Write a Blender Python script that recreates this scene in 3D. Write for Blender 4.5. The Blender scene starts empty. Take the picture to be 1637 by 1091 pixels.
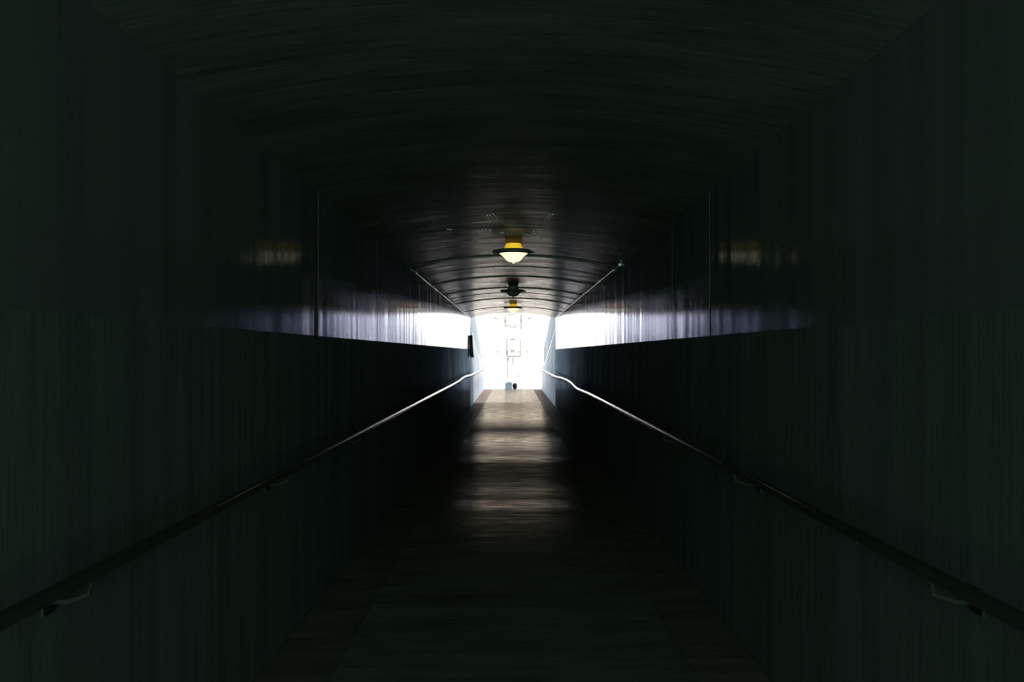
import bpy, bmesh, math, random
from mathutils import Vector, Matrix

random.seed(7)
S = bpy.context.scene
C = S.collection
PI = math.pi

# ------------------------------------------------------------------ camera
EYE = 1.6                      # eye height above the tunnel floor (floor is z = 0)
cam_d = bpy.data.cameras.new('camera')
cam = bpy.data.objects.new('camera', cam_d)
C.objects.link(cam)
cam.location = (0, 0, EYE)
cam.rotation_euler = (PI / 2, 0, 0)
cam_d.sensor_width = 36
cam_d.lens = 35
cam_d.shift_x = -1.5 / 1637
cam_d.shift_y = 19.0 / 1637
cam_d.clip_end = 500
S.camera = cam

# ------------------------------------------------------------------ world, sun, exposure
SKY_STRENGTH = 6.0
w = bpy.data.worlds.new('world')
S.world = w
w.use_nodes = True
bg = w.node_tree.nodes['Background']
bg.inputs['Color'].default_value = (0.78, 0.9, 1.0, 1)
bg.inputs['Strength'].default_value = SKY_STRENGTH

sun_d = bpy.data.lights.new('sun', 'SUN')
sun_d.energy = 30
sun_d.angle = 0.22
sun_d.color = (1.0, 0.93, 0.82)
sun = bpy.data.objects.new('sun', sun_d)
C.objects.link(sun)
sun.rotation_euler = Vector((-0.22, 0.62, -0.95)).to_track_quat('-Z', 'Y').to_euler()

# unseen green fill lights added behind the viewer to lift the dark tones
for ly, le in ((-3.6, 400), (-11.0, 3300)):
    rear_d = bpy.data.lights.new('rear_fill', 'AREA')
    rear_d.shape = 'RECTANGLE'
    rear_d.size = 2.3
    rear_d.size_y = 2.4
    rear_d.energy = le
    rear_d.color = (0.56, 1.0, 0.68)
    rear = bpy.data.objects.new('rear_fill', rear_d)
    C.objects.link(rear)
    rear.location = (0, ly, 1.35)
    rear.rotation_euler = (PI / 2, 0, 0)       # shines along +Y

S.view_settings.view_transform = 'Standard'
S.view_settings.look = 'None'
S.view_settings.gamma = 1
S.view_settings.exposure = 0.0
S.view_settings.use_curve_mapping = False
S.cycles.max_bounces = 14
S.cycles.glossy_bounces = 10
S.cycles.diffuse_bounces = 5
S.cycles.sample_clamp_indirect = 12
S.cycles.use_denoising = True

# ------------------------------------------------------------------ dimensions
HW = 1.265                     # half width of the tunnel
Y0, Y1 = -34.0, 29.6           # rear end and mouth
ZB = 1.71                      # top of the dark lower wall
ZC = EYE + 1.045               # springing of the vault
ZT = EYE + 1.185               # crown of the vault
YE = 43.9                      # end of the path


# ------------------------------------------------------------------ node helpers
def mat(name, base=(0.5, 0.5, 0.5), rough=0.5, metal=0.0, ior=1.5, spec=0.5, emit=None, estr=0.0):
    m = bpy.data.materials.new(name)
    m.use_nodes = True
    b = m.node_tree.nodes['Principled BSDF']
    b.inputs['Base Color'].default_value = (*base, 1)
    b.inputs['Roughness'].default_value = rough
    b.inputs['Metallic'].default_value = metal
    b.inputs['IOR'].default_value = ior
    b.inputs['Specular IOR Level'].default_value = spec
    if emit:
        b.inputs['Emission Color'].default_value = (*emit, 1)
        b.inputs['Emission Strength'].default_value = estr
    return m


def N(m, t, **kw):
    n = m.node_tree.nodes.new(t)
    for k, v in kw.items():
        if k in n.inputs:
            n.inputs[k].default_value = v
        else:
            setattr(n, k, v)
    return n


def L(m, a, b):
    m.node_tree.links.new(a, b)


def coords(m, scale):
    tc = N(m, 'ShaderNodeTexCoord')
    mp = N(m, 'ShaderNodeMapping')
    mp.inputs['Scale'].default_value = scale
    L(m, tc.outputs['Object'], mp.inputs['Vector'])
    return mp.outputs['Vector']


def noise(m, scale, size=1.0, detail=3.0, rough=0.55, dist=0.0):
    n = N(m, 'ShaderNodeTexNoise')
    n.inputs['Scale'].default_value = size
    n.inputs['Detail'].default_value = detail
    n.inputs['Roughness'].default_value = rough
    n.inputs['Distortion'].default_value = dist
    L(m, coords(m, scale), n.inputs['Vector'])
    return n.outputs['Fac']


def ramp(m, fac, stops):
    r = N(m, 'ShaderNodeValToRGB')
    e = r.color_ramp.elements
    e[0].position, e[0].color = stops[0][0], (*stops[0][1], 1)
    e[1].position, e[1].color = stops[-1][0], (*stops[-1][1], 1)
    for p, c in stops[1:-1]:
        x = e.new(p)
        x.color = (*c, 1)
    L(m, fac, r.inputs['Fac'])
    return r.outputs['Color']


def rng(m, fac, a, b, c=0.3, d=0.7):
    r = N(m, 'ShaderNodeMapRange')
    r.inputs['From Min'].default_value = c
    r.inputs['From Max'].default_value = d
    r.inputs['To Min'].default_value = a
    r.inputs['To Max'].default_value = b
    L(m, fac, r.inputs['Value'])
    return r.outputs['Result']


def bump(m, *layers):
    """layers: (height socket, distance in metres)"""
    prev = None
    for h, dist in layers:
        b = N(m, 'ShaderNodeBump')
        b.inputs['Strength'].default_value = 1.0
        b.inputs['Distance'].default_value = dist
        L(m, h, b.inputs['Height'])
        if prev:
            L(m, prev, b.inputs['Normal'])
        prev = b.outputs['Normal']
    L(m, prev, m.node_tree.nodes['Principled BSDF'].inputs['Normal'])


def setin(m, name, sock):
    L(m, sock, m.node_tree.nodes['Principled BSDF'].inputs[name])


def coat(name, stops, basenoise, rough, cover, ior, *layers, tint=(1, 1, 1), along=None):
    """diffuse body under a thin worn sheen (Beckmann lobe, Fresnel weighted)"""
    m = bpy.data.materials.new(name)
    m.use_nodes = True
    nt = m.node_tree
    nt.nodes.remove(nt.nodes['Principled BSDF'])
    out = nt.nodes['Material Output']
    dif = N(m, 'ShaderNodeBsdfDiffuse')
    glo = N(m, 'ShaderNodeBsdfAnisotropic')
    glo.distribution = 'BECKMANN'
    glo.inputs['Color'].default_value = (*tint, 1)
    L(m, ramp(m, noise(m, *basenoise), stops), dif.inputs['Color'])
    prev = None
    for sc_, size, det, dist_, amp in layers:
        b = N(m, 'ShaderNodeBump')
        b.inputs['Strength'].default_value = 1.0
        b.inputs['Distance'].default_value = amp
        L(m, noise(m, sc_, size, det, 0.6, dist_), b.inputs['Height'])
        if prev:
            L(m, prev, b.inputs['Normal'])
        prev = b.outputs['Normal']
    fr = N(m, 'ShaderNodeFresnel')
    fr.inputs['IOR'].default_value = ior
    if prev:
        for n_ in (dif, glo, fr):
            L(m, prev, n_.inputs['Normal'])
    f = noise(m, basenoise[0], 1.7, 4, 0.65)
    L(m, rng(m, f, rough[0], rough[1]), glo.inputs['Roughness'])
    mu = N(m, 'ShaderNodeMath')
    mu.operation = 'MULTIPLY'
    L(m, fr.outputs['Fac'], mu.inputs[0])
    cov = rng(m, f, cover[1], cover[0])
    if along:                                   # sheen strength by place: puts reflection falloff and bands into the material
        tc = N(m, 'ShaderNodeTexCoord')
        sx = N(m, 'ShaderNodeSeparateXYZ')
        L(m, tc.outputs['Object'], sx.inputs[0])
        wob = N(m, 'ShaderNodeMath')
        wob.operation = 'MULTIPLY_ADD'
        L(m, noise(m, (1.6, 0.9, 1), 1.0, 4, 0.6), wob.inputs[0])
        wob.inputs[1].default_value = along[0]
        wob.inputs[2].default_value = -along[0] / 2
        ad = N(m, 'ShaderNodeMath')
        ad.operation = 'ADD'
        L(m, sx.outputs['Y'], ad.inputs[0])
        L(m, wob.outputs[0], ad.inputs[1])
        dv = N(m, 'ShaderNodeMath')
        dv.operation = 'DIVIDE'
        L(m, ad.outputs[0], dv.inputs[0])
        dv.inputs[1].default_value = 45.0
        if along[0] == 0:
            dv.inputs[1].default_value = 3.0
            low = N(m, 'ShaderNodeMath')         # sheen cut above a line, lower farther in, to dim lamp reflections
            low.operation = 'MULTIPLY_ADD'
            L(m, sx.outputs['Y'], low.inputs[0])
            low.inputs[1].default_value = -0.028
            L(m, sx.outputs['Z'], low.inputs[2])
            L(m, low.outputs[0], dv.inputs[0])
        col = ramp(m, dv.outputs[0], [(y / (45.0 if along[0] else 3.0), (v, v, v)) for y, v in along[1]])
        m2 = N(m, 'ShaderNodeMath')
        m2.operation = 'MULTIPLY'
        L(m, cov, m2.inputs[0])
        L(m, col, m2.inputs[1])
        cov = m2.outputs[0]
    L(m, cov, mu.inputs[1])
    mix = N(m, 'ShaderNodeMixShader')
    L(m, mu.outputs[0], mix.inputs['Fac'])
    L(m, dif.outputs[0], mix.inputs[1])
    L(m, glo.outputs[0], mix.inputs[2])
    L(m, mix.outputs[0], out.inputs['Surface'])
    return m


# ------------------------------------------------------------------ materials
M = {}

M['wall_upper'] = coat('pale_lacquered_wall_panel', [(0.3, (0.026, 0.028, 0.031)), (0.7, (0.031, 0.034, 0.037))],
                       ((1, 5, 0.3), 1, 4), (0.08, 0.17), (0.80, 1.0), 1.52,
                       ((1, 1.4, 0.05), 1.0, 2, 0, 0.012), ((1, 8.0, 0.15), 1.0, 3, 0, 0.0009), tint=(0.80, 0.82, 1.0),
                       along=(0, [(1.5, 1.0), (1.85, 1.0), (1.94, 0.17), (2.7, 0.17)]))
M['wall_lower'] = coat('dark_painted_wall', [(0.3, (0.022, 0.025, 0.027)), (0.7, (0.032, 0.036, 0.039))],
                       ((1, 5, 0.4), 1, 4), (0.18, 0.32), (-0.02, 0.22), 1.25,
                       ((1, 8.0, 0.8), 1.0, 4, 0, 0.0022), tint=(0.48, 0.68, 1.0),
                       along=(0.3, [(10, 0.03), (17, 0.08), (21, 0.3), (26, 0.8), (29.6, 1.0)]))  # glow of daylight near the mouth set into the sheen, fading inward
M['ceiling'] = coat('dark_vault_graded_sheen', [(0.3, (0.020, 0.020, 0.020)), (0.7, (0.036, 0.036, 0.036))],
                    ((1.2, 3.0, 1), 1, 5), (0.12, 0.22), (0.07, 0.26), 1.3,
                    ((0.35, 1.1, 1), 1.0, 3, 0.3, 0.006), ((0.6, 7.0, 1), 1.0, 4, 0.4, 0.0034), ((7, 16, 7), 1.0, 4, 0, 0.0012), tint=(0.97, 0.96, 0.98),
                    along=(0.6, [(6, 0.10), (11, 0.35), (15, 0.55), (20, 0.75), (25, 1.0), (30, 1.0)]))  # sheen graded inward to carry the falloff of the mouth's reflection
M['asphalt'] = coat('worn_asphalt', [(0.3, (0.026, 0.025, 0.023)), (0.7, (0.044, 0.041, 0.038))],
                    ((1.6, 3.0, 1), 1, 6), (0.12, 0.22), (0.06, 0.30), 1.4,
                    ((0.22, 0.75, 1), 1.0, 3, 0.2, 0.010), ((0.6, 4.0, 1), 1.0, 4, 0.3, 0.0035), ((8, 14, 8), 1.0, 4, 0, 0.0016), tint=(1.0, 0.87, 0.76),
                    along=(0.5, [(7, 0.04), (8.5, 0.09), (9.5, 0.22), (10.05, 0.14), (10.4, 0.75), (10.95, 0.10), (11.4, 0.32), (12, 0.16), (12.8, 0.05), (14.4, 0.07),
                                 (15.1, 0.55), (15.8, 0.25), (16.6, 0.5), (18.2, 0.85), (20.4, 0.10), (21.1, 0.12), (24.2, 0.9), (26.4, 0.85), (29.4, 0.6), (36, 0.75), (44, 0.65)]))  # worn patches laid where the reflection's bright and dark bands fall
M['gutter'] = coat('rough_concrete_strip', [(0.3, (0.026, 0.022, 0.021)), (0.7, (0.042, 0.035, 0.033))],
                   ((2, 4, 2), 1, 4), (0.2, 0.35), (0.0, 0.08), 1.3,
                   ((2, 5, 2), 1.0, 4, 0, 0.004), tint=(1.0, 0.82, 0.74))

m = M['wing'] = mat('whitewashed_concrete', (0.5, 0.52, 0.55), 0.7)
f = noise(m, (6, 1.2, 0.5), 1.0, 5, 0.65)
setin(m, 'Base Color', ramp(m, f, [(0.32, (0.08, 0.10, 0.13)), (0.6, (0.22, 0.245, 0.28))]))
bump(m, (f, 0.004))
m = M['outer_wing'] = mat('grey_concrete', (0.2, 0.24, 0.29), 0.75)
f = noise(m, (2, 2, 1.5), 1.0, 5, 0.65)
setin(m, 'Base Color', ramp(m, f, [(0.3, (0.046, 0.062, 0.078)), (0.7, (0.066, 0.086, 0.104))]))
M['coping'] = mat('white_coping', (0.85, 0.86, 0.9), 0.5)
M['portal'] = mat('portal_concrete', (0.22, 0.22, 0.22), 0.8)
M['ground'] = mat('pale_gravel', (0.78, 0.72, 0.62), 0.9)
m = M['ground']
f = noise(m, (3, 3, 3), 1.0, 5)
setin(m, 'Base Color', ramp(m, f, [(0.3, (0.72, 0.66, 0.56)), (0.7, (0.84, 0.79, 0.70))]))

M['chrome'] = coat('glossy_painted_rail', [(0.3, (0.010, 0.011, 0.011)), (0.7, (0.014, 0.015, 0.015))],
                   ((30, 6, 30), 1, 3), (0.10, 0.16), (0.8, 1.0), 1.35,)
M['dark_iron'] = mat('dark_iron', (0.007, 0.0075, 0.0072), 0.9, ior=1.2, spec=0.0)
M['rib'] = coat('dark_vault_rib', [(0.3, (0.007, 0.007, 0.007)), (0.7, (0.012, 0.012, 0.012))], ((2, 2, 2), 1, 3), (0.2, 0.3), (0.03, 0.12), 1.3)  # darkened so the rear fill leaves the rib fronts in shade
M['cable'] = mat('pale_cable_sheath', (0.09, 0.09, 0.095), 0.25)
M['black'] = mat('black_painted_metal', (0.012, 0.010, 0.011), 0.7, spec=0.2)
M['lit_glass'] = mat('lit_lamp_glass', (0.8, 0.6, 0.3), 0.4, emit=(1.0, 0.82, 0.50), estr=1.3)
M['lit_neck'] = mat('amber_lamp_glass', (0.6, 0.35, 0.05), 0.4, emit=(1.0, 0.46, 0.01), estr=0.55)
M['dead_glass'] = mat('unlit_lamp_glass', (0.03, 0.036, 0.033), 0.5, spec=0.2)
m = M['lime'] = mat('lime_deposit', (0.42, 0.41, 0.37), 0.45)
m = M['facade'] = mat('sunlit_lime_render', (0.88, 0.86, 0.82), 0.9)
f = noise(m, (0.8, 0.8, 0.8), 1.0, 5)
setin(m, 'Base Color', ramp(m, f, [(0.3, (0.34, 0.33, 0.315)), (0.7, (0.40, 0.395, 0.38))]))
M['trim'] = mat('weathered_stone_trim', (0.035, 0.035, 0.034), 0.9, spec=0.0)
M['trim_red'] = mat('faded_pink_shutter', (0.045, 0.025, 0.027), 0.9, spec=0.0)
M['pane'] = mat('curtained_window', (0.055, 0.055, 0.054), 0.9, spec=0.0)
m = M['blue_box'] = mat('blue_grey_plastic', (0.075, 0.125, 0.20), 0.5)
f = noise(m, (5, 5, 5), 1.0, 3)
setin(m, 'Base Color', ramp(m, f, [(0.3, (0.016, 0.027, 0.042)), (0.7, (0.024, 0.040, 0.062))]))
M['box_edge'] = mat('pale_blue_plastic', (0.04, 0.06, 0.078), 0.5)
M['sack'] = mat('black_plastic_sack', (0.004, 0.003, 0.005), 0.9, spec=0.0)
M['hoop'] = mat('galvanised_hoop', (0.022, 0.018, 0.017), 0.9)
M['rear'] = mat('rear_wall_paint', (0.05, 0.055, 0.05), 0.7)


# ------------------------------------------------------------------ mesh helpers
def obj(name, bm, m, parent=None, smooth=False, loc=None):
    bmesh.ops.recalc_face_normals(bm, faces=bm.faces)
    me = bpy.data.meshes.new(name)
    bm.to_mesh(me)
    bm.free()
    if smooth:
        for p in me.polygons:
            p.use_smooth = True
    me.materials.append(m)
    o = bpy.data.objects.new(name, me)
    C.objects.link(o)
    if parent:
        o.parent = parent
    if loc:
        o.location = loc
    return o


def box(bm, x0, x1, y0, y1, z0, z1):
    v = [bm.verts.new((x, y, z)) for z in (z0, z1) for x, y in ((x0, y0), (x1, y0), (x1, y1), (x0, y1))]
    for f in ((0, 1, 2, 3), (4, 5, 6, 7), (0, 1, 5, 4), (1, 2, 6, 5), (2, 3, 7, 6), (3, 0, 4, 7)):
        bm.faces.new([v[i] for i in f])


def bevel(bm, w, seg=2):
    bmesh.ops.bevel(bm, geom=bm.edges[:], offset=w, segments=seg, affect='EDGES', profile=0.7)


def prism_x(bm, pts, x0, x1):
    """polygon in (y, z) extruded along x"""
    a = [bm.verts.new((x0, y, z)) for y, z in pts]
    b = [bm.verts.new((x1, y, z)) for y, z in pts]
    bm.faces.new(a)
    bm.faces.new(b)
    n = len(pts)
    for i in range(n):
        bm.faces.new((a[i], a[(i + 1) % n], b[(i + 1) % n], b[i]))


def prism_y(bm, pts, y0, y1):
    """polygon in (x, z) extruded along y"""
    a = [bm.verts.new((x, y0, z)) for x, z in pts]
    b = [bm.verts.new((x, y1, z)) for x, z in pts]
    bm.faces.new(a)
    bm.faces.new(b)
    n = len(pts)
    for i in range(n):
        bm.faces.new((a[i], a[(i + 1) % n], b[(i + 1) % n], b[i]))


def lathe(bm, prof, seg=48, centre=(0, 0, 0)):
    rings = []
    cx, cy, cz = centre
    for r, z in prof:
        if r < 1e-5:
            rings.append([bm.verts.new((cx, cy, cz + z))])
        else:
            rings.append([bm.verts.new((cx + r * math.cos(2 * PI * k / seg), cy + r * math.sin(2 * PI * k / seg), cz + z))
                          for k in range(seg)])
    for A, B in zip(rings, rings[1:]):
        for k in range(seg):
            k2 = (k + 1) % seg
            if len(A) == 1 and len(B) == 1:
                continue
            if len(A) == 1:
                bm.faces.new((A[0], B[k], B[k2]))
            elif len(B) == 1:
                bm.faces.new((A[k], A[k2], B[0]))
            else:
                bm.faces.new((A[k], A[k2], B[k2], B[k]))


def smooth_path(pts, n=8):
    out = []
    P = [Vector(p) for p in pts]
    P = [2 * P[0] - P[1]] + P + [2 * P[-1] - P[-2]]
    for i in range(1, len(P) - 2):
        for k in range(n):
            t = k / n
            # centripetal-ish catmull rom with monotone parameter
            p0, p1, p2, p3 = P[i - 1], P[i], P[i + 1], P[i + 2]
            out.append(0.5 * ((2 * p1) + (p2 - p0) * t + (2 * p0 - 5 * p1 + 4 * p2 - p3) * t * t
                              + (3 * p1 - p0 - 3 * p2 + p3) * t ** 3))
    out.append(P[-2])
    return out


def tube(bm, pts, r, seg=12):
    P = [Vector(p) for p in pts]
    rings = []
    up = Vector((0, 0, 1))
    for i, p in enumerate(P):
        t = (P[min(i + 1, len(P) - 1)] - P[max(i - 1, 0)]).normalized()
        ref = up if abs(t.dot(up)) < 0.95 else Vector((1, 0, 0))
        s = t.cross(ref).normalized()
        u = s.cross(t).normalized()
        rings.append([bm.verts.new(p + r * (math.cos(2 * PI * k / seg) * s + math.sin(2 * PI * k / seg) * u)) for k in range(seg)])
    for A, B in zip(rings, rings[1:]):
        for k in range(seg):
            k2 = (k + 1) % seg
            bm.faces.new((A[k], A[k2], B[k2], B[k]))
    bm.faces.new(rings[0])
    bm.faces.new(rings[-1])


def thing(name, label, cat, loc=(0, 0, 0), group=None):
    o = bpy.data.objects.new(name, None)
    o.empty_display_size = 0.2
    C.objects.link(o)
    o.location = loc
    return tag(o, label, cat, group)


def tag(o, label, cat, group=None):
    o['label'] = label
    o['category'] = cat
    if group:
        o['group'] = group
    return o


def struct(o, label=None, cat=None):
    o['kind'] = 'structure'
    if label:
        o['label'] = label
    if cat:
        o['category'] = cat
    return o


# ------------------------------------------------------------------ tunnel shell
WO = 1.62                                       # outer face of the side walls
LANE = 0.895


def floor_profile(bm, x0, x1, z, y0, y1):
    box(bm, x0, x1, y0, y1, -0.3, z)


bm = bmesh.new()
box(bm, -LANE, LANE, Y0, YE + 0.5, -0.3, 0.0)
struct(obj('floor', bm, M['asphalt']), 'dark worn asphalt path down the middle of the tunnel', 'floor')
for i, s in enumerate((-1, 1)):
    bm = bmesh.new()
    a, b = sorted((s * (LANE + 0.006), s * WO))
    box(bm, a, b, Y0, YE + 0.5, -0.3, -0.012)
    struct(obj('trim_%d' % (i + 1), bm, M['gutter']),
           'rough concrete strip along the foot of the %s tunnel wall' % ('left', 'right')[i], 'floor edge')

joints = {-1: [(6.4, 0.14), (9.28, 0.035), (12.2, 0.02), (15.2, 0.02), (18.3, 0.015), (21.4, 0.012), (24.5, 0.012)],
          1: [(6.38, 0.05), (7.9, 0.022), (10.8, 0.02), (13.9, 0.02), (17.0, 0.012), (20.1, 0.012), (23.2, 0.012)]}
for s, side in ((-1, 'left'), (1, 'right')):
    wall = thing('wall_' + side, '%s tunnel wall, shiny pale band above, dark paint below' % side, 'wall')
    struct(wall)
    # solid backing
    bm = bmesh.new()
    a, b = sorted((s * (HW + 0.0015), s * WO))
    box(bm, a, b, Y0, Y1, 0.0, ZT + 0.02)
    obj('wall_core', bm, M['black'], wall)
    bm = bmesh.new()
    a, b = sorted((s * (HW + 0.0005), s * (HW + 0.0015)))
    box(bm, a, b, Y0, Y1, 0.0, ZB)
    obj('lower_wall', bm, M['wall_lower'], wall)
    js = sorted(joints[s])
    edges = [Y0] + [e for j, wd in js for e in (j - wd / 2, j + wd / 2)] + [Y1]
    for y0, y1 in zip(edges[::2], edges[1::2]):
        bm = bmesh.new()
        a, b = sorted((s * HW, s * (HW + 0.0015)))
        box(bm, a, b, y0, y1, ZB, ZC + 0.01)
        obj('wall_panel', bm, M['wall_upper'], wall)

# vaulted ceiling: segmental arch with shallow joints every three metres
def arch(n=28, hw=HW + 0.001, z0=ZC, z1=ZT):
    out = []
    rise = z1 - z0
    R = (hw * hw + rise * rise) / (2 * rise)
    for i in range(n + 1):
        x = -hw + 2 * hw * i / n
        out.append((x, z0 + math.sqrt(R * R - x * x) - (R - rise)))
    return out


A = arch()
stations = []
stations.append((Y0, 0.0))
y = -33.0
while y < Y1 - 0.5:
    stations.append((y, 0.0))
    y += 1.5
stations.append((Y1, 0.0))
bm = bmesh.new()
rows = [[bm.verts.new((x, yy, z + dz)) for x, z in A] for yy, dz in stations]
for a, b in zip(rows, rows[1:]):
    for k in range(len(A) - 1):
        bm.faces.new((a[k], a[k + 1], b[k + 1], b[k]))
o = obj('ceiling', bm, M['ceiling'], smooth=False)
struct(o, 'low vaulted tunnel ceiling with cross joints', 'ceiling')
for p in o.data.polygons:
    p.use_smooth = True
for yr, wr, hr in ((9.35, 0.06, 0.003), (12.05, 0.10, 0.012), (13.6, 0.05, 0.005), (15.3, 0.10, 0.013), (17.95, 0.10, 0.014), (19.5, 0.05, 0.006), (21.4, 0.10, 0.014), (25.4, 0.10, 0.010)):
    bm = bmesh.new()
    prism_y(bm, [(x, z - hr) for x, z in A] + [(x, z + 0.004) for x, z in reversed(A)], yr, yr + wr)
    obj('vault_rib', bm, M['rib'], o)
# the mass of concrete over the vault and around the mouth
bm = bmesh.new()
rs = [(-WO, ZT + 0.03), (WO, ZT + 0.03), (WO, ZT + 0.5), (-WO, ZT + 0.5)]
prism_y(bm, rs, Y0, Y1)
box(bm, -6, 6, Y1 - 0.4, Y1 - 0.02, ZT + 0.5, ZT + 1.1)
for s in (-1, 1):
    a, b = sorted((s * WO, s * 6))
    box(bm, a, b, Y1 - 0.4, Y1 - 0.02, -0.3, ZT + 0.5)
# closing piece between arch line and roof slab at the mouth
A2 = [(x, z) for x, z in arch(28, HW + 0.001, ZC + 0.001, ZT + 0.001)]
prism_y(bm, A2 + [(HW + 0.001, ZT + 0.03), (-HW - 0.001, ZT + 0.03)], Y1 - 0.10, Y1)
struct(obj('wall_portal', bm, M['portal']), 'concrete wall around the bright mouth of the tunnel', 'wall')
bm = bmesh.new()
box(bm, -WO, WO, Y0 - 0.3, Y0 - 0.001, -0.3, ZT + 0.5)  # added to close the tunnel so no sky light enters behind
struct(obj('wall_back', bm, M['rear']), 'unseen dark wall added behind the viewer to keep sky light out', 'wall')

# lime deposits on the vault: thin raised pale runs, part of the ceiling
ceiling = bpy.data.objects['ceiling']
rise = ZT - ZC
RR = (HW * HW + rise * rise) / (2 * rise)


def zc_at(x):
    return ZC + math.sqrt(RR * RR - x * x) - (RR - rise)


def px_to_ceiling(px, py):
    """where a sight line meets the vault (used only to find the spot the deposit sits at)"""
    dx, dz = (px - 820) / 1592, (564.5 - py) / 1592
    Y = 1.1 / max(dz, 1e-4)
    for _ in range(20):
        Y = (zc_at(max(-HW, min(HW, dx * Y))) - EYE) / dz
    return dx * Y, Y


runs = [[(779, 344), (782, 349), (784, 354)], [(783, 343), (788, 348), (789, 354)], [(788, 342), (793, 347), (796, 353)],
        [(870, 353), (874, 348), (878, 342)], [(877, 352), (880, 346), (884, 342)],
        [(771, 367), (772, 373)], [(777, 366), (778, 373)], [(784, 367), (785, 373)],
        [(842, 374), (846, 376)], [(850, 373), (853, 369)], [(855, 373), (858, 376)], [(862, 378), (865, 383)],
        [(762, 383), (764, 386)], [(715, 366), (722, 367)], [(800, 372), (806, 371)]]
for r_ in runs:
    pts = []
    for px, py in r_:
        X, Y = px_to_ceiling(px, py)
        pts.append(Vector((X, Y, zc_at(X) - 0.001)))
    bm = bmesh.new()
    tube(bm, smooth_path(pts, 4), 0.0052, 6)
    obj('lime_run', bm, M['lime'], ceiling)

# ------------------------------------------------------------------ handrails
def handrail(side, label, pts, z):
    s = -1 if side == 'left' else 1
    t = thing('handrail', label, 'handrail', (s * 1.15, 20, 0), 'handrails along both walls')
    o = Vector(t.location)
    path = smooth_path([Vector((s * x, y, zz)) - o for x, y, zz in pts], 8)
    bm = bmesh.new()
    tube(bm, path, 0.021, 20)
    obj('rail', bm, M['chrome'], t, True)
    y = -4.5
    while y < YE - 1:
        # nearest point of the path
        p = min(path, key=lambda q: abs(q.y + o.y - y))
        wall = s * (HW if y < Y1 else 1.22) - o.x
        yy = p.y
        # interpolate x on the path
        for q0, q1 in zip(path, path[1:]):
            if q0.y <= y - o.y <= q1.y:
                k = (y - o.y - q0.y) / (q1.y - q0.y)
                p = q0.lerp(q1, k)
        bm = bmesh.new()
        tube(bm, [p + Vector((0, 0, -0.018)), p + Vector((s * 0.004, 0, -0.055)), Vector((p.x + (wall - p.x) * 0.5, p.y, p.z - 0.075)),
                  Vector((wall, p.y, p.z - 0.075))], 0.007, 8)
        box(bm, *sorted((wall, wall - s * 0.006)), p.y - 0.03, p.y + 0.03, p.z - 0.11, p.z - 0.04)
        obj('bracket', bm, M['dark_iron'], t)
        y += 2.4
    return t


HR = EYE - 0.600
HL = EYE - 0.600
handrail('left', 'bright steel handrail along the left wall',
         [(1.145, -6, HL), (1.145, 2, HL), (1.145, 8, HL), (1.145, 14, HL), (1.145, 19.0, HL), (1.165, 21.6, HL), (1.175, 24.0, HL + 0.02), (1.13, 26.6, HL + 0.01),
          (1.13, 30, HL), (1.13, 36, HL), (1.13, 43.4, HL)], HL)
handrail('right', 'bright steel handrail along the right wall',
         [(1.135, -6, HR), (1.135, 2, HR), (1.135, 8, HR), (1.125, 14, HR), (1.105, 17.0, HR - 0.01), (1.150, 19.8, HR + 0.015), (1.140, 22.6, HR + 0.02), (1.08, 25.5, HR),
          (1.065, 30, HR), (1.065, 36, HR), (1.065, 43.4, HR)], HR)

# ------------------------------------------------------------------ conduits where wall meets vault
for s, side, ys in ((-1, 'left', 12.2), (1, 'right', 11.7)):
    t = thing('cable_conduit', 'thin pale cable conduit along the top of the %s wall' % side, 'conduit', (s * (HW - 0.014), ys, ZC - 0.012),
              'cable conduits under the vault')
    pts = []
    y = 0.0
    while y <= Y1 - ys - 0.1:
        pts.append((random.uniform(-0.002, 0.002), y, random.uniform(-0.003, 0.003)))
        y += 0.7
    bm = bmesh.new()
    tube(bm, pts, 0.0065, 8)
    obj('cable', bm, M['cable'], t, True)
    y = 0.7
    while y < Y1 - ys - 0.2:
        bm = bmesh.new()
        box(bm, -0.011, 0.011, y - 0.012, y + 0.012, -0.011, 0.011)
        obj('clip', bm, M['cable'], t)
        y += 2.1
bm = bmesh.new()
box(bm, -0.018, 0.018, -0.03, 0.03, -0.018, 0.014)
bevel(bm, 0.004)
tag(obj('junction_box', bm, M['cable'], loc=(HW - 0.018, 11.64, ZC - 0.014)), 'small pale junction box at the near end of the right conduit', 'junction box')

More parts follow.
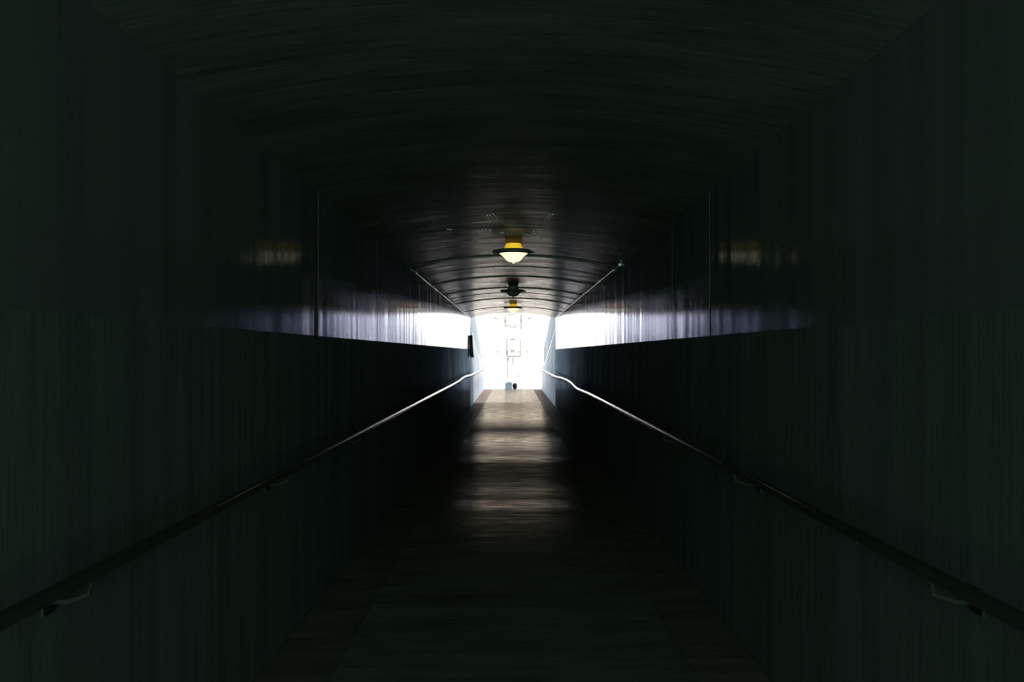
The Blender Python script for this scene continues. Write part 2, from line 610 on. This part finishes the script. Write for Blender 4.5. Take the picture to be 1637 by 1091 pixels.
# ------------------------------------------------------------------ ceiling lamps
def lamp(y, label, lit, turn):
    t = thing('ceiling_lamp', label, 'lamp', (0.006, y, ZT), 'round lamps along the middle of the vault')
    t.rotation_euler = (0, 0, turn)
    # neck glass, rim with lugs, bell shaped bowl, finial
    bm = bmesh.new()
    lathe(bm, [(0.078, 0.006), (0.086, -0.016), (0.097, -0.040), (0.105, -0.065), (0.107, -0.080)], 48)
    obj('upper_glass', bm, M['lit_neck'] if lit else M['dead_glass'], t, True)
    bm = bmesh.new()
    lathe(bm, [(0.100, -0.068), (0.150, -0.063), (0.182, -0.068), (0.196, -0.082), (0.194, -0.098), (0.178, -0.107), (0.145, -0.109), (0.100, -0.104), (0.100, -0.068)], 56)
    obj('rim', bm, M['black'], t, True)
    for k, s in enumerate((-1, 1)):
        bm = bmesh.new()
        if s < 0:
            lathe(bm, [(0, 0.014), (0.018, 0.012), (0.030, 0.0), (0.032, -0.018), (0.022, -0.032), (0, -0.035)], 20, (-0.198, 0, -0.077))
            box(bm, -0.207, -0.17, -0.014, 0.014, -0.104, -0.088)
        else:
            a = [(0.168, -0.070), (0.205, -0.078), (0.236, -0.098), (0.205, -0.107), (0.168, -0.107)]
            prism_y(bm, a, -0.016, 0.016)
        obj('lug', bm, M['black'], t)
    bm = bmesh.new()
    prof = [(0.154, -0.104), (0.150, -0.112), (0.136, -0.122), (0.118, -0.134), (0.103, -0.150), (0.089, -0.170), (0.072, -0.186),
            (0.048, -0.198), (0.022, -0.203), (0, -0.204)]
    if not lit:
        prof = [(r, -0.104 + (z + 0.104) * 0.86) for r, z in prof]
    lathe(bm, prof, 56)
    obj('glass_bowl', bm, M['lit_glass'] if lit else M['dead_glass'], t, True)
    zf = prof[-1][1]
    bm = bmesh.new()
    lathe(bm, [(0, zf + 0.002), (0.012, zf), (0.013, zf - 0.006), (0.006, zf - 0.011), (0, zf - 0.014)], 20)
    obj('finial', bm, M['lit_glass'] if lit else M['black'], t, True)
    return t


lamp(10.78, 'largest and nearest lit amber ceiling lamp with bell-shaped glass', True, 0.05)
lamp(17.60, 'unlit dark ceiling lamp between the two glowing ones', False, -0.03)
lamp(24.15, 'smallest and farthest lit amber ceiling lamp, just inside the mouth', True, 0.0)

# ------------------------------------------------------------------ black bracket at the mouth
bm = bmesh.new()
yb = 29.2
k = yb / 1592


def bp(px, py):
    return ((px - 820) * k, EYE - (py - 564.5) * k)


pts = [bp(751.2, 536.5), bp(755.6, 536.2), bp(756.0, 562.5), bp(758.2, 571.6), bp(752.8, 571.6), bp(751.4, 566.5)]
prism_y(bm, pts, yb - 0.25, yb + 0.02)
bevel(bm, 0.008)
tag(obj('wall_cover_strip', bm, M['black']), 'narrow black upright bent at its foot, left side of the tunnel mouth', 'cover strip')

# ------------------------------------------------------------------ outside: wing walls, ground, house
for s, side in ((-1, 'left'), (1, 'right')):
    # inner parapet, falling away from the mouth
    xi = 1.262
    if s > 0:
        top = [(Y1, EYE + 0.72), (39.3, EYE - 0.395), (YE, EYE - 0.74)]
    else:
        top = [(Y1, EYE + 0.82), (34.0, EYE + 0.10), (39.0, EYE - 0.30), (YE, EYE - 0.62)]
    t = thing('parapet_wall', 'whitewashed sloping parapet outside the tunnel mouth on the %s' % side, 'parapet', (s * xi, Y1, 0))
    bm = bmesh.new()
    P = [(0.0, -0.012)] + [(y - Y1, z - 0.04) for y, z in top] + [(YE - Y1, -0.012)]
    prism_x(bm, P, 0, s * 0.06)
    obj('parapet', bm, M['wing'], t)
    bm = bmesh.new()
    P = [(y - Y1, z - 0.04) for y, z in top] + [(y - Y1, z) for y, z in reversed(top)]
    prism_x(bm, P, -s * 0.006, s * 0.075)
    obj('coping', bm, M['coping'], t)
    # outer retaining wall behind it
    t = thing('retaining_wall', 'blue-grey retaining wall rising behind the %s parapet' % side, 'wall', (s * 1.36, Y1, 0))
    if s > 0:
        top = [(Y1, EYE + 2.5), (36.4, EYE + 1.30), (YE, EYE + 0.22), (YE, 0)]
    else:
        top = [(Y1, EYE + 2.5), (36.1, EYE + 1.25), (YE, EYE - 0.19), (YE, 0)]
    bm = bmesh.new()
    prism_x(bm, [(0, 0)] + [(y - Y1, z) for y, z in top], 0, s * 0.30)
    obj('retaining_wall_face', bm, M['outer_wing'], t)
# slim dark post on the right
bm = bmesh.new()
prism_y(bm, [(1.341, 0.0), (1.357, 0.0), (1.357, EYE + 0.93), (1.341, EYE + 0.8)], 42.20, 42.30)
tag(obj('slim_post', bm, M['outer_wing']), 'slim grey post behind the right parapet outside the mouth', 'post')

bm = bmesh.new()
G = [(-40, YE + 0.5, -0.02), (40, YE + 0.5, -0.02), (40, 62, -1.6), (-40, 62, -1.6), (40, 90, -1.7), (-40, 90, -1.7)]
v = [bm.verts.new(p) for p in G]
bm.faces.new((v[0], v[1], v[2], v[3]))
bm.faces.new((v[3], v[2], v[4], v[5]))
for s in (-1, 1):
    q = [bm.verts.new(p) for p in ((s * WO, Y1, -0.02), (s * 40, Y1, -0.02), (s * 40, YE + 0.5, -0.02), (s * WO, YE + 0.5, -0.02))]
    bm.faces.new(q)
struct(obj('ground', bm, M['ground']), 'bright pale ground falling away beyond the path', 'ground')

# house: a pale rendered front, all but lost in the glare
HY = 70.0
hk = HY / 1592


def hp(px, py):
    return ((px - 820) * hk, EYE - (py - 564.5) * hk)


house = thing('house', 'white sunlit house front seen through the tunnel mouth', 'house', (0, HY, -1.7))


def hpart(name, rects, m, y0, y1, parent=None):
    bm = bmesh.new()
    for a, b, c, d in rects:
        x0, z1 = hp(a - 0.3, b - 0.3)
        x1, z0 = hp(c + 0.3, d + 0.3)
        box(bm, x0, x1, y0, y1, z0 + 1.7, z1 + 1.7)
    return obj(name, bm, m, parent or house)


bm = bmesh.new()
box(bm, -9, 9, 0, 6, -0.2, 10.5)
obj('facade', bm, M['facade'], house)
bm = bmesh.new()
prism_x(bm, [(-0.5, 10.5), (6.5, 10.5), (3, 12.6)], -9.4, 9.4)
obj('roof', bm, M['trim'], house)
for r_ in ((806.5, 503, 808.4, 523), (832.2, 503, 834, 526)):
    hpart('window_jamb', [r_], M['pane'], -0.10, 0)
hpart('lintel', [(812, 503.2, 822, 504.2)], M['trim'], -0.12, 0)
hpart('shutter_catch', [(806.5, 512, 809, 514.5)], M['trim'], -0.14, -0.02)
hpart('shutter_catch', [(832, 511.5, 833.8, 513.5)], M['trim'], -0.14, -0.02)
# scalloped swag under the upper window
bm = bmesh.new()
pts = []
for px, py in ((809, 520), (813, 521), (816, 522.4), (820, 524), (824, 522.4), (828, 521)):
    x, z = hp(px, py)
    pts.append((x, -0.05, z + 1.7))
tube(bm, smooth_path(pts, 4), 0.034, 8)
obj('swag', bm, M['trim'], house, True)
for r_ in ((809.4, 541, 811.3, 569), (831.4, 543, 832.8, 569)):
    hpart('window_jamb', [r_], M['pane'], -0.10, 0)
hpart('lintel', [(816, 582 - 40, 823, 583.6 - 40)], M['trim'], -0.12, 0)
wf = hpart('casement', [(817.2, 558.6, 818.8, 563.8)], M['trim'], -0.08, 0)
hpart('casement', [(820.4, 558.8, 821.8, 563.5)], M['trim_red'], -0.08, 0)
hpart('casement', [(828, 562.2, 832, 564)], M['pane'], -0.08, 0)
hpart('shutter_catch', [(810, 561, 812, 566.5)], M['trim'], -0.14, -0.02)
hpart('sill', [(812, 569.3, 831.5, 570.6)], M['trim'], -0.16, 0)
hpart('pipe', [(811, 572, 812.6, 604)], M['pane'], -0.10, 0)
hpart('pipe', [(819.2, 573, 820.8, 583.5)], M['pane'], -0.10, 0)
hpart('pipe', [(829.4, 596, 830.6, 604)], M['pane'], -0.10, 0)
hpart('shutter_catch', [(810.8, 573, 812.8, 575.6)], M['trim'], -0.14, -0.02)
for px, py, d, lab in ((795.6, 562, 1, 'small wall lantern on the white house, left of its lower window'),
                       (842.5, 562.5, -1, 'small wall lantern on the white house, right of its lower window')):
    x, z = hp(px, py)
    t = thing('wall_lantern', lab, 'lantern', (x, HY, z), 'wall lanterns on the white house')
    bm = bmesh.new()
    lathe(bm, [(0, 0.05), (0.03, 0.03), (0.06, -0.02), (0.045, -0.09), (0, -0.10)], 12, (0, -0.16, 0))
    obj('lantern_body', bm, M['trim'], t, True)
    bm = bmesh.new()
    tube(bm, [(0, 0, 0.13), (-d * 0.03, -0.12, 0.15), (0, -0.16, 0.04)], 0.018, 8)
    obj('lantern_arm', bm, M['trim'], t, True)
for pts_, lab in (((788, 507, 792, 508.5, 797.5, 511), 'thin angled bracket high on the white house, left'),
                  ((843, 511.5, 846.5, 509, 851, 506), 'thin angled bracket high on the white house, right')):
    P = []
    for i in range(0, 6, 2):
        x, z = hp(pts_[i], pts_[i + 1])
        P.append((x, 0, z))
    c = Vector(P[1])
    bm = bmesh.new()
    tube(bm, [Vector(p) - c + Vector((0, -0.06, 0)) for p in P], 0.03, 8)
    box(bm, -0.05, 0.05, -0.06, 0.0, -0.05, 0.05)
    tag(obj('wall_bracket', bm, M['trim'], loc=(c.x, HY, c.z)), lab, 'bracket', 'brackets on the white house')

# ------------------------------------------------------------------ things at the end of the path
bx = thing('plastic_crate', 'blue-grey crate at the far end of the path', 'crate', (-0.185, 44.0, 0.0))
k = 44.0 / 1592
bm = bmesh.new()
box(bm, -0.165, 0.125, -0.15, 0.15, 0.0, 0.29)
bevel(bm, 0.012)
obj('crate_body', bm, M['blue_box'], bx)
bm = bmesh.new()
box(bm, -0.06, 0.09, -0.158, 0.158, 0.285, 0.315)
bevel(bm, 0.006)
obj('crate_lid', bm, M['blue_box'], bx)
bm = bmesh.new()
box(bm, 0.120, 0.165, -0.155, 0.155, 0.0, 0.295)
bevel(bm, 0.006)
obj('end_panel', bm, M['box_edge'], bx)
bm = bmesh.new()
lathe(bm, [(0, 0.0), (0.06, 0.002), (0.085, 0.04), (0.098, 0.10), (0.102, 0.16), (0.092, 0.215), (0.07, 0.25), (0.04, 0.268), (0, 0.272)], 24)
for v in bm.verts:
    v.co.x *= 1 + 0.06 * math.sin(5 * math.atan2(v.co.y, v.co.x))
tag(obj('rubbish_sack', bm, M['sack'], smooth=True, loc=(0.085, 44.0, 0)), 'rounded black sack beside the blue-grey crate', 'sack')
bm = bmesh.new()
tube(bm, smooth_path([(-0.07, 0, 0.0), (-0.07, 0, 0.17), (-0.05, 0, 0.20), (0.04, 0, 0.21), (0.07, 0, 0.185), (0.07, 0, 0.0)], 5), 0.012, 10)
tag(obj('metal_hoop', bm, M['hoop'], smooth=True, loc=(0.30, 44.0, 0)), 'low bent metal hoop right of the black sack', 'hoop')
